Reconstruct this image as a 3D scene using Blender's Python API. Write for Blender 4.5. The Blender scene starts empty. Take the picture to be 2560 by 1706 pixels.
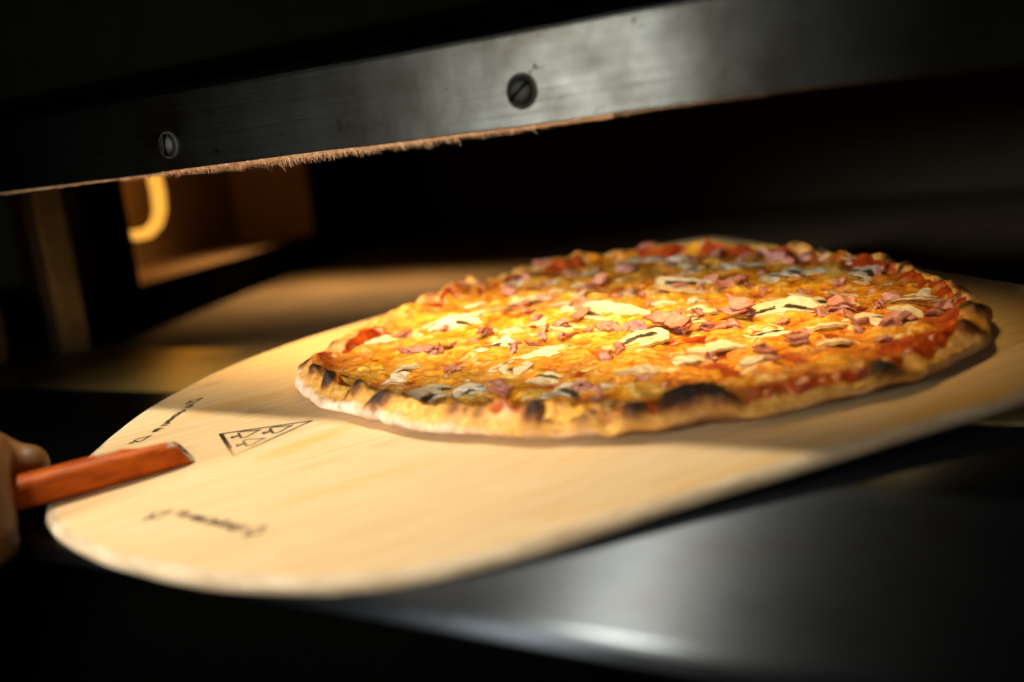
import bpy, math, random
import numpy as np
from mathutils import Matrix, Vector

random.seed(7)
rng = np.random.default_rng(11)
scene = bpy.context.scene
col = scene.collection
Z0 = 1.05                                  # height of the lens above the kitchen floor

# ------------------------------------------------------------------ camera
cam_d = bpy.data.cameras.new('camera')
cam = bpy.data.objects.new('camera', cam_d); col.objects.link(cam)
cam.matrix_world = Matrix(((0.8612, 0.0013, 0.5082, 0.0),
                           (0.4959, 0.2167, -0.8409, 0.0),
                           (-0.1112, 0.9762, 0.1859, Z0),
                           (0, 0, 0, 1)))
cam_d.lens = 35; cam_d.sensor_width = 36
cam_d.clip_start = 0.01; cam_d.clip_end = 30
cam_d.dof.use_dof = True
cam_d.dof.focus_distance = 0.472
cam_d.dof.aperture_fstop = 3.2
scene.camera = cam

# ------------------------------------------------------------------ world, exposure
w = bpy.data.worlds.new('World'); scene.world = w; w.use_nodes = True
bg = w.node_tree.nodes['Background']
bg.inputs['Color'].default_value = (0.75, 0.85, 0.55, 1); bg.inputs['Strength'].default_value = 0.003
vs = scene.view_settings
vs.view_transform = 'Standard'; vs.look = 'None'; vs.exposure = 0.0; vs.gamma = 1.0
vs.use_curve_mapping = False
scene.cycles.max_bounces = 6
scene.cycles.sample_clamp_indirect = 4.0
scene.cycles.use_denoising = True

# ------------------------------------------------------------------ lamps
def area(name, loc, target, sx, sy, power, color, spread=180, xdir=None):
    d = bpy.data.lights.new(name, 'AREA'); d.shape = 'RECTANGLE'
    d.size = sx; d.size_y = sy; d.energy = power; d.color = color
    d.spread = math.radians(spread)
    o = bpy.data.objects.new(name, d); col.objects.link(o)
    l = Vector((loc[0], loc[1], loc[2] + Z0)); t = Vector((target[0], target[1], target[2] + Z0))
    z = (l - t).normalized()
    x = Vector(xdir or (1, 0, 0)); x = (x - z * x.dot(z)).normalized()
    y = z.cross(x)
    o.matrix_world = Matrix(((x.x, y.x, z.x, l.x), (x.y, y.y, z.y, l.y), (x.z, y.z, z.z, l.z), (0, 0, 0, 1)))
    return o
# lamp of the extractor hood over the oven mouth: lights what stands in front of the oven
area('hood_lamp', (-0.43, 0.272, 0.62), (-0.32, 0.25, -0.11), 0.08, 0.03, 3.1, (1.0, 0.90, 0.72), 120)
# heating strip under the oven roof; deep one is added light on the floor
area('oven_roof_lamp', (-0.31, 0.428, 0.105), (-0.31, 0.444, -0.10), 0.44, 0.03, 0.46, (1.0, 0.65, 0.23), 62)
area('floor_fill_deep', (-0.72, 0.86, 0.10), (-0.72, 0.80, -0.12), 0.40, 0.04, 0.75, (1.0, 0.60, 0.25), 80)
# soft kitchen window behind the lens on the left, seen as a sheen in the steel
area('kitchen_window', (-0.64, -0.62, 0.10), (-0.28, 0.50, -0.06), 0.18, 0.16, 0.46, (1.0, 0.97, 0.90), 30)
# added fill on the pizza, from above the photographer's right shoulder
area('pizza_fill', (0.14, -0.50, 0.22), (-0.29, 0.40, -0.08), 0.16, 0.12, 0.16, (1.0, 0.95, 0.84), 28)

MUSH= [(-0.1207, -0.0395, 0.0282, 0.33, 'g'), (-0.1279, 0.0011, 0.0304, -0.55, 's'), (-0.0859, -0.0275, 0.0139, 0.57, 'c'), (-0.0831, -0.0379, 0.0175, 0.98, 'u'), (-0.0585, -0.0268, 0.0406, -0.17, 's'), (-0.1089, -0.053, 0.0185, 0.22, 'g'), (-0.0476, -0.0818, 0.0184, -0.88, 'o'), (-0.0851, -0.0777, 0.0215, -0.85, 'g'), (-0.0725, 0.0644, 0.0307, -0.12, 'g'), (-0.0546, 0.079, 0.0147, 0.55, 'o'), (-0.0518, 0.0301, 0.0249, -0.63, 'g'), (-0.0339, 0.0853, 0.0176, -0.26, 'o'), (-0.0041, 0.0083, 0.0361, -1.35, 'c'), (-0.0282, 0.0069, 0.0288, -1.2, 'g'), (-0.0119, 0.0784, 0.0353, -0.42, 's'), (0.0001, 0.1295, 0.0164, -1.04, 'g'), (0.0092, 0.1141, 0.0161, -0.68, 's'), (0.0295, 0.0497, 0.0223, -0.66, 'g'), (0.0534, 0.02, 0.036, -0.58, 'c'), (0.0333, -0.0168, 0.0267, -0.16, 'g'), (0.0268, 0.006, 0.0207, -1.39, 's'), (0.0764, 0.0592, 0.0233, -0.59, 's'), (0.1006, 0.0428, 0.0282, -0.68, 'g'), (0.0488, -0.0579, 0.0366, -0.77, 'g'), (0.0749, -0.0528, 0.0237, -1.01, 'g'), (0.1394, -0.0341, 0.0467, -1.71, 'g'), (0.1015, -0.0947, 0.0254, -1.01, 'g'), (0.0279, -0.0754, 0.0238, -0.3, 'c'), (0.0308, -0.1104, 0.0204, -0.93, 'o'), (0.0421, -0.0952, 0.0193, -0.61, 's'), (0.0954, -0.0579, 0.026, -1.34, 's'), (0.0762, -0.0352, 0.0222, -0.28, 's'), (-0.002, -0.0812, 0.0326, -0.19, 's'), (-0.0062, -0.1102, 0.0144, -0.06, 'o'), (-0.0259, -0.0857, 0.0223, -0.3, 's'), (0.1368, 0.0897, 0.0253, -0.71, 'o'), (0.086, 0.1091, 0.028, -0.7, 's'), (0.0439, 0.1232, 0.0223, -0.42, 'o'), (0.0701, 0.1262, 0.0227, -0.7, 's'), (0.022, 0.0925, 0.0237, -0.42, 's'), (-0.0639, 0.0425, 0.0138, -0.94, 's'), (-0.021, -0.0472, 0.0242, 0.2, 'c'), (-0.0717, -0.0832, 0.0215, -0.59, 's'), (-0.116, 0.0071, 0.0186, -0.29, 's'), (0.0819, -0.1044, 0.0177, -1.45, 's'), (0.1071, 0.0081, 0.0195, -1.07, 'g'), (0.1166, -0.0093, 0.0167, -1.07, 'o'), (0.1144, -0.0456, 0.0157, -1.37, 'o'), (-0.0052, 0.0589, 0.0221, -0.66, 'c'), (-0.0457, 0.1031, 0.0179, -0.1, 's'), (0.1409, -0.0101, 0.0146, -1.42, 's')]
HAM= [(-0.1054, 0.0331, 0.0164, 0), (-0.0994, 0.0633, 0.0139, 1), (-0.1004, 0.0185, 0.0107, 0), (-0.0668, 0.0302, 0.0134, 1), (-0.0719, -0.0097, 0.0083, 0), (-0.0193, 0.1032, 0.0156, 1), (-0.1034, -0.0634, 0.0127, 0), (-0.0977, -0.053, 0.0065, 0), (-0.0053, 0.0337, 0.0188, 0), (-0.0179, 0.0209, 0.016, 0), (-0.0073, 0.0449, 0.0144, 1), (0.0169, 0.0456, 0.0183, 0), (0.004, -0.0316, 0.0191, 2), (0.0048, -0.0433, 0.0166, 2), (-0.0048, -0.0298, 0.0127, 0), (-0.0125, -0.0282, 0.0126, 1), (-0.0172, -0.0217, 0.0127, 0), (-0.0207, -0.013, 0.0129, 0), (-0.0369, 0.0095, 0.0155, 0), (-0.0438, 0.0082, 0.0132, 1), (-0.0413, -0.008, 0.0128, 0), (-0.0507, 0.002, 0.0108, 0), (-0.0446, -0.0552, 0.0136, 0), (-0.0365, -0.0495, 0.0099, 0), (0.0329, -0.0485, 0.0168, 2), (0.0376, -0.0498, 0.0084, 1), (0.0156, -0.0544, 0.0143, 0), (0.0193, -0.0596, 0.0122, 0), (0.0105, -0.0511, 0.0123, 0), (0.067, -0.0793, 0.0183, 2), (0.0535, -0.0826, 0.014, 0), (0.0628, -0.0921, 0.0119, 0), (0.0907, -0.0867, 0.0123, 1), (0.0812, -0.0895, 0.0081, 0), (0.1388, 0.0733, 0.0137, 1), (0.1293, 0.0504, 0.0106, 1), (0.1237, 0.0355, 0.0155, 1), (0.1231, 0.0241, 0.0101, 1), (0.1338, 0.0207, 0.0127, 1), (0.0728, 0.0066, 0.0214, 0), (0.0626, 0.0048, 0.0141, 0), (0.0728, 0.0264, 0.0123, 1), (0.074, -0.0049, 0.0117, 0), (0.055, 0.0909, 0.0161, 1), (0.0598, 0.1065, 0.0137, 1), (0.0418, 0.1583, 0.0146, 1), (0.0332, 0.13, 0.0168, 0), (0.0284, 0.1514, 0.0143, 0), (-0.0265, 0.1411, 0.0164, 0), (-0.037, 0.1374, 0.0162, 0), (-0.0533, 0.1334, 0.0133, 0), (-0.0735, -0.0827, 0.0107, 0), (-0.0706, -0.0885, 0.0071, 0), (0.003, -0.1073, 0.0146, 0), (0.0035, -0.101, 0.0074, 0), (0.0749, -0.1136, 0.0115, 0), (0.088, -0.1135, 0.0136, 0), (0.0976, -0.1145, 0.0117, 0), (0.0224, 0.0161, 0.0093, 0), (0.0463, 0.0222, 0.0096, 0), (0.022, 0.0819, 0.0129, 0), (0.0328, 0.0848, 0.0131, 1), (-0.0258, 0.073, 0.0124, 0), (-0.035, 0.0381, 0.0093, 0), (-0.061, -0.0064, 0.0105, 0), (-0.0761, 0.0257, 0.011, 0), (-0.092, 0.0219, 0.0108, 0), (0.0692, -0.1116, 0.0115, 1), (0.0593, -0.1036, 0.0116, 0), (0.0332, -0.0912, 0.0116, 0), (0.0407, -0.0707, 0.0101, 0), (0.0966, -0.0682, 0.0106, 0), (0.1016, -0.0421, 0.0112, 0), (0.0949, 0.0786, 0.0162, 0), (0.0803, 0.0809, 0.0134, 0), (0.1151, 0.0791, 0.0137, 0), (0.0911, 0.1274, 0.0144, 0), (0.1567, 0.0354, 0.0132, 1), (-0.0227, -0.0142, 0.0107, 0)]

# ------------------------------------------------------------------ helpers
def tag(o, label=None, cat=None, group=None, kind=None):
    if label: o['label'] = label
    if cat: o['category'] = cat
    if group: o['group'] = group
    if kind: o['kind'] = kind
    return o
def empty(name, mat=None):
    o = bpy.data.objects.new(name, None); col.objects.link(o)
    o.empty_display_size = 0.03
    if mat is not None: o.matrix_world = mat
    return o
def mk(name, verts, faces, mat, parent=None, smooth=True, attrs=None):
    me = bpy.data.meshes.new(name)
    me.from_pydata([tuple(v) for v in verts], [], [tuple(f) for f in faces])
    me.update()
    if smooth: me.polygons.foreach_set('use_smooth', [True] * len(me.polygons))
    if attrs:
        for k, a in attrs.items():
            at = me.attributes.new(k, 'FLOAT', 'POINT')
            at.data.foreach_set('value', np.asarray(a, dtype=np.float32).ravel())
    if mat: me.materials.append(mat)
    o = bpy.data.objects.new(name, me); col.objects.link(o)
    if parent is not None: o.parent = parent
    return o
def grid_faces(nr, nc, wrap):
    i = np.arange(nr - 1)[:, None]; j = np.arange(nc if wrap else nc - 1)[None, :]
    jn = (j + 1) % nc
    a = i * nc + j; b = i * nc + jn; c = (i + 1) * nc + jn; d = (i + 1) * nc + j
    return np.stack([a + 0 * b, b, c, d + 0 * b], -1).reshape(-1, 4).tolist()
class MB:
    def __init__(s): s.v = []; s.f = []
    def add(s, v, f):
        n = len(s.v); s.v += [tuple(p) for p in v]; s.f += [tuple(i + n for i in q) for q in f]
    def box(s, a, b, z0=Z0):
        x0, y0, zz0 = a; x1, y1, zz1 = b
        v = [(x, y, z + z0) for z in (zz0, zz1) for y in (y0, y1) for x in (x0, x1)]
        s.add(v, [(0, 2, 3, 1), (4, 5, 7, 6), (0, 1, 5, 4), (2, 6, 7, 3), (0, 4, 6, 2), (1, 3, 7, 5)])
        return s
    def build(s, name, mat, parent=None, smooth=False, bevel=0.0, seg=2):
        o = mk(name, s.v, s.f, mat, parent, smooth)
        if bevel:
            m = o.modifiers.new('bevel', 'BEVEL'); m.width = bevel; m.segments = seg; m.limit_method = 'ANGLE'
            m.harden_normals = False
        return o
def tube(path, radii, seg=16, cap=True):
    P = [Vector(p) for p in path]; v = []; f = []
    prev = None
    for i, p in enumerate(P):
        t = (P[min(i + 1, len(P) - 1)] - P[max(i - 1, 0)]).normalized()
        if prev is None:
            a = Vector((0, 0, 1)) if abs(t.z) < .9 else Vector((1, 0, 0))
            u = t.cross(a).normalized()
        else:
            u = (prev - t * prev.dot(t)).normalized()
        prev = u; w_ = t.cross(u)
        r = radii[i] if hasattr(radii, '__len__') else radii
        for k in range(seg):
            an = 2 * math.pi * k / seg
            v.append(p + (u * math.cos(an) + w_ * math.sin(an)) * r)
    for i in range(len(P) - 1):
        for k in range(seg):
            f.append((i * seg + k, i * seg + (k + 1) % seg, (i + 1) * seg + (k + 1) % seg, (i + 1) * seg + k))
    if cap:
        f.append(tuple(range(seg - 1, -1, -1))); n = (len(P) - 1) * seg; f.append(tuple(range(n, n + seg)))
    return v, f

# gradient noise, vectorised
_perm = rng.permutation(256); _perm = np.concatenate([_perm, _perm, _perm])
_gr = rng.normal(size=(256, 3)); _gr /= np.linalg.norm(_gr, axis=1)[:, None]
def noise3(p):
    p = np.asarray(p, float); i = np.floor(p).astype(int); fr = p - i; i &= 255
    u = fr * fr * fr * (fr * (fr * 6 - 15) + 10)
    out = 0
    for dx in (0, 1):
        for dy in (0, 1):
            for dz in (0, 1):
                h = _perm[_perm[_perm[(i[..., 0] + dx) & 255] + ((i[..., 1] + dy) & 255)] + ((i[..., 2] + dz) & 255)]
                g = _gr[h & 255]
                dd = (g * (fr - np.array([dx, dy, dz]))).sum(-1)
                wx = u[..., 0] if dx else 1 - u[..., 0]
                wy = u[..., 1] if dy else 1 - u[..., 1]
                wz = u[..., 2] if dz else 1 - u[..., 2]
                out = out + dd * wx * wy * wz
    return out * 1.6
def nz(x, y, scale, seed=0.0, z=0.0):
    x = np.asarray(x, float); y = np.asarray(y, float)
    return noise3(np.stack([x * scale + seed * 7.31, y * scale + seed * 3.17, z * scale + 0 * x + seed * 1.7], -1))
def sstep(a, b, x):
    t = np.clip((x - a) / (b - a), 0, 1); return t * t * (3 - 2 * t)

# ------------------------------------------------------------------ materials
class Mat:
    def __init__(s, name):
        s.m = bpy.data.materials.new(name); s.m.use_nodes = True
        s.nt = s.m.node_tree; s.b = s.nt.nodes['Principled BSDF']; s.L = s.nt.links.new
        s.tc = None
    def n(s, t, **kw):
        o = s.nt.nodes.new(t)
        for k, v in kw.items(): setattr(o, k, v)
        return o
    def co(s, scale=(1, 1, 1), rot=(0, 0, 0), loc=(0, 0, 0)):
        if not s.tc: s.tc = s.n('ShaderNodeTexCoord')
        mp = s.n('ShaderNodeMapping'); s.L(s.tc.outputs['Object'], mp.inputs[0])
        mp.inputs['Scale'].default_value = scale; mp.inputs['Rotation'].default_value = rot; mp.inputs['Location'].default_value = loc
        return mp.outputs[0]
    def noise(s, scale, vec=None, detail=4, rough=.55, dist=0.0):
        t = s.n('ShaderNodeTexNoise'); t.inputs['Scale'].default_value = scale; t.inputs['Detail'].default_value = detail
        t.inputs['Roughness'].default_value = rough; t.inputs['Distortion'].default_value = dist
        s.L(vec if vec is not None else s.co(), t.inputs['Vector']); return t.outputs[0]
    def ramp(s, fac, stops, interp='LINEAR'):
        r = s.n('ShaderNodeValToRGB'); e = r.color_ramp.elements; r.color_ramp.interpolation = interp
        while len(e) > 1: e.remove(e[-1])
        e[0].position = stops[0][0]; e[0].color = tuple(stops[0][1]) + (1,)
        for p, c in stops[1:]:
            k = e.new(p); k.color = tuple(c) + (1,)
        s.L(fac, r.inputs[0]); return r.outputs[0]
    def framp(s, fac, a, b):
        r = s.n('ShaderNodeMapRange'); r.inputs[1].default_value = a; r.inputs[2].default_value = b
        s.L(fac, r.inputs[0]); return r.outputs[0]
    def mix(s, fac, a, b, mode='MIX'):
        m = s.n('ShaderNodeMix', data_type='RGBA', blend_type=mode)
        for v, i in ((fac, 0), (a, 6), (b, 7)):
            if hasattr(v, 'links'): s.L(v, m.inputs[i])
            elif i == 0: m.inputs[0].default_value = v
            else: m.inputs[i].default_value = tuple(v) + (1,)
        return m.outputs[2]
    def math(s, op, a, b=None):
        m = s.n('ShaderNodeMath', operation=op)
        for i, v in ((0, a), (1, b)):
            if v is None: continue
            if hasattr(v, 'links'): s.L(v, m.inputs[i])
            else: m.inputs[i].default_value = v
        return m.outputs[0]
    def attr(s, name):
        a = s.n('ShaderNodeAttribute', attribute_name=name); return a.outputs['Fac']
    def rnd(s):
        return s.n('ShaderNodeObjectInfo').outputs['Random']
    def bump(s, h, dist, strength=1.0, chain=None):
        b = s.n('ShaderNodeBump'); b.inputs['Strength'].default_value = strength; b.inputs['Distance'].default_value = dist
        s.L(h, b.inputs['Height'])
        if chain is not None: s.L(chain, b.inputs['Normal'])
        s.L(b.outputs[0], s.b.inputs['Normal']); return b.outputs[0]
    def set(s, **kw):
        for k, v in kw.items():
            i = s.b.inputs[k.replace('_', ' ')]
            if hasattr(v, 'links'): s.L(v, i)
            elif isinstance(v, (tuple, list)) and len(v) == 3 and i.type == 'RGBA': i.default_value = tuple(v) + (1,)
            else: i.default_value = v
        return s
def sss(M, weight, scale, radius=(1, .5, .25)):
    M.set(Subsurface_Weight=weight, Subsurface_Scale=scale); M.b.inputs['Subsurface Radius'].default_value = radius

def m_wood():
    M = Mat('pale_plywood')
    g1 = M.noise(9, M.co((2.2, 34, 8)), 5, .6, .4)
    g2 = M.noise(14, M.co((5, 160, 20)), 3, .6)
    stain = M.noise(11, M.co((.9, 3.6, 1), loc=(.3, .1, 0)), 3, .5, .6)
    base = M.ramp(g1, [(.25, (.60, .385, .175)), (.5, (.70, .485, .25)), (.8, (.76, .565, .33))])
    fine = M.ramp(g2, [(.3, (.93, .92, .89)), (.6, (1, 1, 1))])
    c = M.mix(1.0, base, fine, 'MULTIPLY')
    c = M.mix(M.framp(stain, .58, .82), c, (.66, .36, .07))
    fl = M.noise(38, M.co((1, 1, 1)), 4, .6)
    c = M.mix(M.math('MULTIPLY', M.framp(fl, .60, .80), .35), c, (.80, .70, .56))
    burn = M.noise(23, M.co((1, 2.4, 1), loc=(.7, .2, 0)), 2, .4)
    c = M.mix(M.math('MULTIPLY', M.framp(burn, .70, .86), .6), c, (.30, .16, .06))
    M.set(Base_Color=c, Roughness=.5, Specular_IOR_Level=.3)
    M.bump(g2, .0003, .5)
    return M.m
def m_wood_edge():
    M = Mat('worn_plywood_edge')
    g = M.noise(60, M.co((1, 1, 6)), 4, .6)
    c = M.ramp(g, [(.3, (.40, .28, .16)), (.55, (.58, .44, .28)), (.8, (.70, .58, .42))])
    M.set(Base_Color=c, Roughness=.65); M.bump(g, .0006, .6)
    return M.m
def m_ink():
    M = Mat('burnt_brown_mark')
    w_ = M.attr('wear'); nn = M.noise(900, None, 2)
    c = M.mix(w_, (.022, .011, .005), (.52, .30, .09))
    c = M.mix(M.math('MULTIPLY', M.framp(nn, .52, .75), .35), c, (.40, .24, .10))
    M.set(Base_Color=c, Roughness=.7)
    return M.m
def m_dough():
    M = Mat('baked_dough')
    ch = M.attr('char'); br = M.attr('brown')
    n1 = M.noise(120, None, 5, .6); n2 = M.noise(420, None, 4, .65); n3 = M.noise(46, None, 3, .5)
    flour = M.ramp(n1, [(.28, (.46, .28, .17)), (.48, (.68, .48, .34)), (.7, (.83, .68, .55))])
    flour = M.mix(M.framp(n2, .58, .74), flour, (.36, .19, .09))
    brown = M.ramp(n2, [(.3, (.42, .17, .030)), (.55, (.70, .36, .07)), (.75, (.85, .54, .18))])
    b2 = M.math('ADD', br, M.math('MULTIPLY', M.math('SUBTRACT', n3, .5), .9))
    c = M.mix(M.framp(b2, .25, .75), flour, brown)
    c2 = M.math('ADD', ch, M.math('MULTIPLY', M.math('SUBTRACT', n2, .5), .7))
    c = M.mix(M.framp(c2, .10, .45), c, (.26, .085, .014))
    c = M.mix(M.framp(c2, .30, .70), c, (.055, .020, .008))
    c = M.mix(M.framp(c2, .55, .95), c, (.012, .009, .007))
    M.set(Base_Color=c, Roughness=.62, Specular_IOR_Level=.3); sss(M, .12, .003)
    h = M.math('ADD', n1, M.math('MULTIPLY', n2, .5))
    M.bump(h, .0016, .7)
    return M.m
def m_sauce():
    M = Mat('tomato_sauce')
    n1 = M.noise(90, None, 4, .6); n2 = M.noise(300, None, 3)
    c = M.ramp(n1, [(.28, (.10, .010, .003)), (.5, (.36, .045, .006)), (.72, (.58, .13, .012))])
    c = M.mix(M.framp(n2, .6, .8), c, (.62, .24, .03))
    M.set(Base_Color=c, Roughness=.28, Coat_Weight=.3, Coat_Roughness=.15); sss(M, .15, .003)
    M.bump(M.math('ADD', n1, n2), .0016, .7)
    return M.m
def m_cheese():
    M = Mat('melted_cheese')
    h = M.attr('lump'); bk = M.attr('browned')
    n0 = M.noise(42, None, 5, .6, .6); n1 = M.noise(125, M.co((1, 1.5, 1)), 5, .62, .9); n2 = M.noise(420, None, 3, .6); n4 = M.noise(75, M.co(loc=(.2, .4, .1)), 4, .6, 1.2)
    n1r = M.framp(n1, .30, .70)
    mixn = M.math('ADD', M.math('MULTIPLY', M.framp(h, .1, .9), .42), M.math('MULTIPLY', n1r, .58))
    c = M.ramp(mixn, [(.16, (.24, .035, .004)), (.32, (.50, .125, .005)), (.46, (.74, .27, .008)), (.60, (.84, .40, .018)), (.74, (.88, .52, .08)), (.90, (.92, .70, .28))])
    c = M.mix(M.math('MULTIPLY', M.framp(n0, .50, .66), .80), c, (.50, .28, .030))
    c = M.mix(M.math('MULTIPLY', M.framp(n4, .56, .66), .85), c, (.90, .70, .34))
    b = M.math('ADD', bk, M.math('MULTIPLY', M.math('SUBTRACT', n1, .5), 1.6))
    c = M.mix(M.framp(b, .24, .60), c, (.40, .085, .010))
    c = M.mix(M.math('MULTIPLY', M.framp(n2, .66, .76), .8), c, (.22, .055, .008))
    M.set(Base_Color=c, Specular_IOR_Level=.5)
    M.set(Roughness=M.ramp(n0, [(.3, (.16, .16, .16)), (.7, (.42, .42, .42))])); sss(M, .16, .003, (1, .55, .12))
    hh = M.math('ADD', M.math('MULTIPLY', n1, 1.2), M.math('ADD', M.math('MULTIPLY', n4, .8), M.math('MULTIPLY', n2, .4)))
    M.bump(hh, .0022, .75)
    return M.m
def m_mushroom():
    M = Mat('cooked_mushroom')
    g = M.attr('gill'); sk = M.attr('skin'); r = M.rnd()
    n1 = M.noise(260, None, 4, .6); n2 = M.noise(700, M.co((1, .35, 1)), 3)
    fl = M.ramp(n1, [(.3, (.70, .60, .44)), (.5, (.83, .76, .62)), (.72, (.90, .86, .77))])
    fl = M.mix(M.math('MULTIPLY', r, .45), fl, (.72, .56, .32))
    gg = M.math('ADD', g, M.math('MULTIPLY', M.math('SUBTRACT', n2, .5), .8))
    c = M.mix(M.framp(gg, .30, .62), fl, (.055, .042, .026))
    s2 = M.math('ADD', sk, M.math('MULTIPLY', M.math('SUBTRACT', n1, .5), .7))
    c = M.mix(M.framp(s2, .55, .95), c, (.62, .40, .17))
    M.set(Base_Color=c, Roughness=.42, Specular_IOR_Level=.45); sss(M, .15, .002)
    M.bump(M.math('ADD', n1, n2), .0007, .6)
    return M.m
def m_ham():
    M = Mat('cooked_ham')
    e = M.attr('edge'); r = M.rnd()
    n1 = M.noise(180, None, 4, .6); n2 = M.noise(500, M.co((1, 3, 1)), 3)
    c = M.ramp(n1, [(.3, (.34, .12, .10)), (.5, (.50, .23, .20)), (.72, (.66, .40, .37))])
    c = M.mix(M.math('MULTIPLY', r, .35), c, (.62, .25, .10))
    ee = M.math('ADD', e, M.math('MULTIPLY', M.math('SUBTRACT', n1, .5), 1.0))
    c = M.mix(M.framp(ee, .40, .95), c, (.36, .085, .015))
    M.set(Base_Color=c, Roughness=.33, Specular_IOR_Level=.5); sss(M, .22, .003, (1, .35, .25))
    M.bump(M.math('ADD', n1, n2), .0010, .6)
    return M.m
def m_steel(name, tangent, base=(.42, .43, .42), rough=.36, dirt=(.05, .04, .025), dirt_a=.62, brush=(2, 260, 260), an=.75, streak=.35):
    M = Mat(name)
    br = M.noise(6, M.co(brush), 3, .6); d = M.noise(16, None, 5, .65); sp = M.noise(170, None, 2, .5)
    sc = M.noise(30, M.co((1, 9, 9), rot=(0, .5, .6)), 2)
    c = M.mix(M.framp(d, dirt_a - .12, dirt_a + .25), base, dirt)
    c = M.mix(M.framp(sp, .70, .78), c, dirt)
    c = M.mix(M.math('MULTIPLY', M.framp(br, .35, .75), streak), c, tuple(x * .4 for x in base))
    M.set(Base_Color=c, Metallic=1.0, Anisotropic=an)
    rr = M.math('ADD', M.math('MULTIPLY', br, .16), M.math('ADD', M.math('MULTIPLY', d, .18), rough - .17))
    M.set(Roughness=rr)
    cv = M.n('ShaderNodeCombineXYZ')
    for i in range(3): cv.inputs[i].default_value = tangent[i]
    M.L(cv.outputs[0], M.b.inputs['Tangent'])
    M.bump(M.math('ADD', br, M.math('MULTIPLY', sc, .4)), .00012, .6)
    return M.m
def m_plain(name, col_, rough=.7, metal=0.0, var=.35, scale=40, spec=.4):
    M = Mat(name)
    n1 = M.noise(scale, None, 5, .6)
    c = M.mix(M.framp(n1, .3, .75), col_, tuple(x * (1 - var) for x in col_))
    M.set(Base_Color=c, Roughness=rough, Metallic=metal, Specular_IOR_Level=spec); M.bump(n1, .0006, .4)
    return M.m
def m_paint():
    M = Mat('worn_orange_paint')
    n1 = M.noise(60, M.co((1, 3, 3)), 5, .65); n2 = M.noise(220, None, 3); ch = M.attr('chip')
    c = M.ramp(n1, [(.3, (.24, .032, .001)), (.6, (.48, .090, .002)), (.8, (.56, .13, .004))])
    cc = M.math('ADD', ch, M.math('MULTIPLY', M.math('SUBTRACT', n2, .5), .9))
    m = M.framp(cc, .50, .62)
    c = M.mix(m, c, (.36, .30, .22))
    c = M.mix(M.framp(cc, .85, .95), c, (.05, .04, .03))
    M.set(Base_Color=c, Roughness=.5, Specular_IOR_Level=.15); M.bump(n1, .0005, .5)
    return M.m
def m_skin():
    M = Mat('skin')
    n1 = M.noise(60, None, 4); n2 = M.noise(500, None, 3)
    c = M.ramp(n1, [(.3, (.11, .043, .009)), (.7, (.17, .070, .015))])  # skin tone set darker to stand in for the shade on the hand
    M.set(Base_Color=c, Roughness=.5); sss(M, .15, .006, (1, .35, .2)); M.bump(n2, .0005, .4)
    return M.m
def m_glow():
    M = Mat('glowing_element'); M.set(Base_Color=(.8, .4, .1), Emission_Color=(1.0, .46, .06), Emission_Strength=1.15); return M.m
def m_fibre():
    M = Mat('frayed_fibre'); r = M.noise(300, None, 3)
    c = M.ramp(r, [(.3, (.42, .22, .09)), (.55, (.72, .46, .25)), (.75, (.88, .68, .48))])
    M.set(Base_Color=c, Roughness=.7); return M.m

WOOD = m_wood(); EDGE = m_wood_edge(); INK = m_ink(); DOUGH = m_dough(); SAUCE = m_sauce(); CHEESE = m_cheese()
MUSHM = m_mushroom(); HAMM = m_ham()
STRIP = m_steel('brushed_steel_strip', (0, 0, 1), (.082, .086, .080), .37, (.018, .014, .007), .47, an=.82); LEDGE = m_steel('brushed_steel_ledge', (0, 1, 0), (.112, .128, .150), rough=.35, an=.985, brush=(3, 90, 90), streak=.6)
SCREW = m_plain('dull_screw_steel', (.028, .028, .024), .55, 1.0)
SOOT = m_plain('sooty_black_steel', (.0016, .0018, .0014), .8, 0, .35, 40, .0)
STONE = m_plain('dusty_deck_stone', (.18, .122, .058), .8, 0, .5, 14)
NICHE = m_plain('lit_niche_wall', (.30, .19, .10), .7)
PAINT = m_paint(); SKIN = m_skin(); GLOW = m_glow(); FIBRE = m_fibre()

# ================================================================== the oven
oven = empty('pizza_oven', Matrix.Translation((-0.3, 0.3565, Z0 - 0.135)))
tag(oven, 'dark steel pizza oven with screwed front strip and stainless ledge behind the pizza', 'oven')
INV = oven.matrix_world.inverted()
def oven_part(o, parent=None):
    o.parent = parent or oven
    if parent is None: o.matrix_parent_inverse = INV.copy()
    return o
YB = 0.3565
# front strip: flat bar with a rolled top edge
prof = [(YB, .0095), (YB - .0004, .0100), (YB - .0004, .0445), (YB + .0002, .0458), (YB + .0015, .0466), (YB + .006, .0466), (YB + .006, .0095)]
v = []; f = []
for i in range(61):
    x = -1.05 + i * (1.45 / 60)
    wob = .0003 * math.sin(i * .7) + .0002 * math.sin(i * 1.9)
    for (y, z) in prof: v.append((x, y + wob * .3, z + Z0 + (wob if z < .02 else wob * .4)))
n_ = len(prof); f = grid_faces(61, n_, True)
strip = oven_part(mk('front_strip', v, f, STRIP, None, False))
strip['label'] = 'scuffed steel strip running across the oven mouth'
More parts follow.
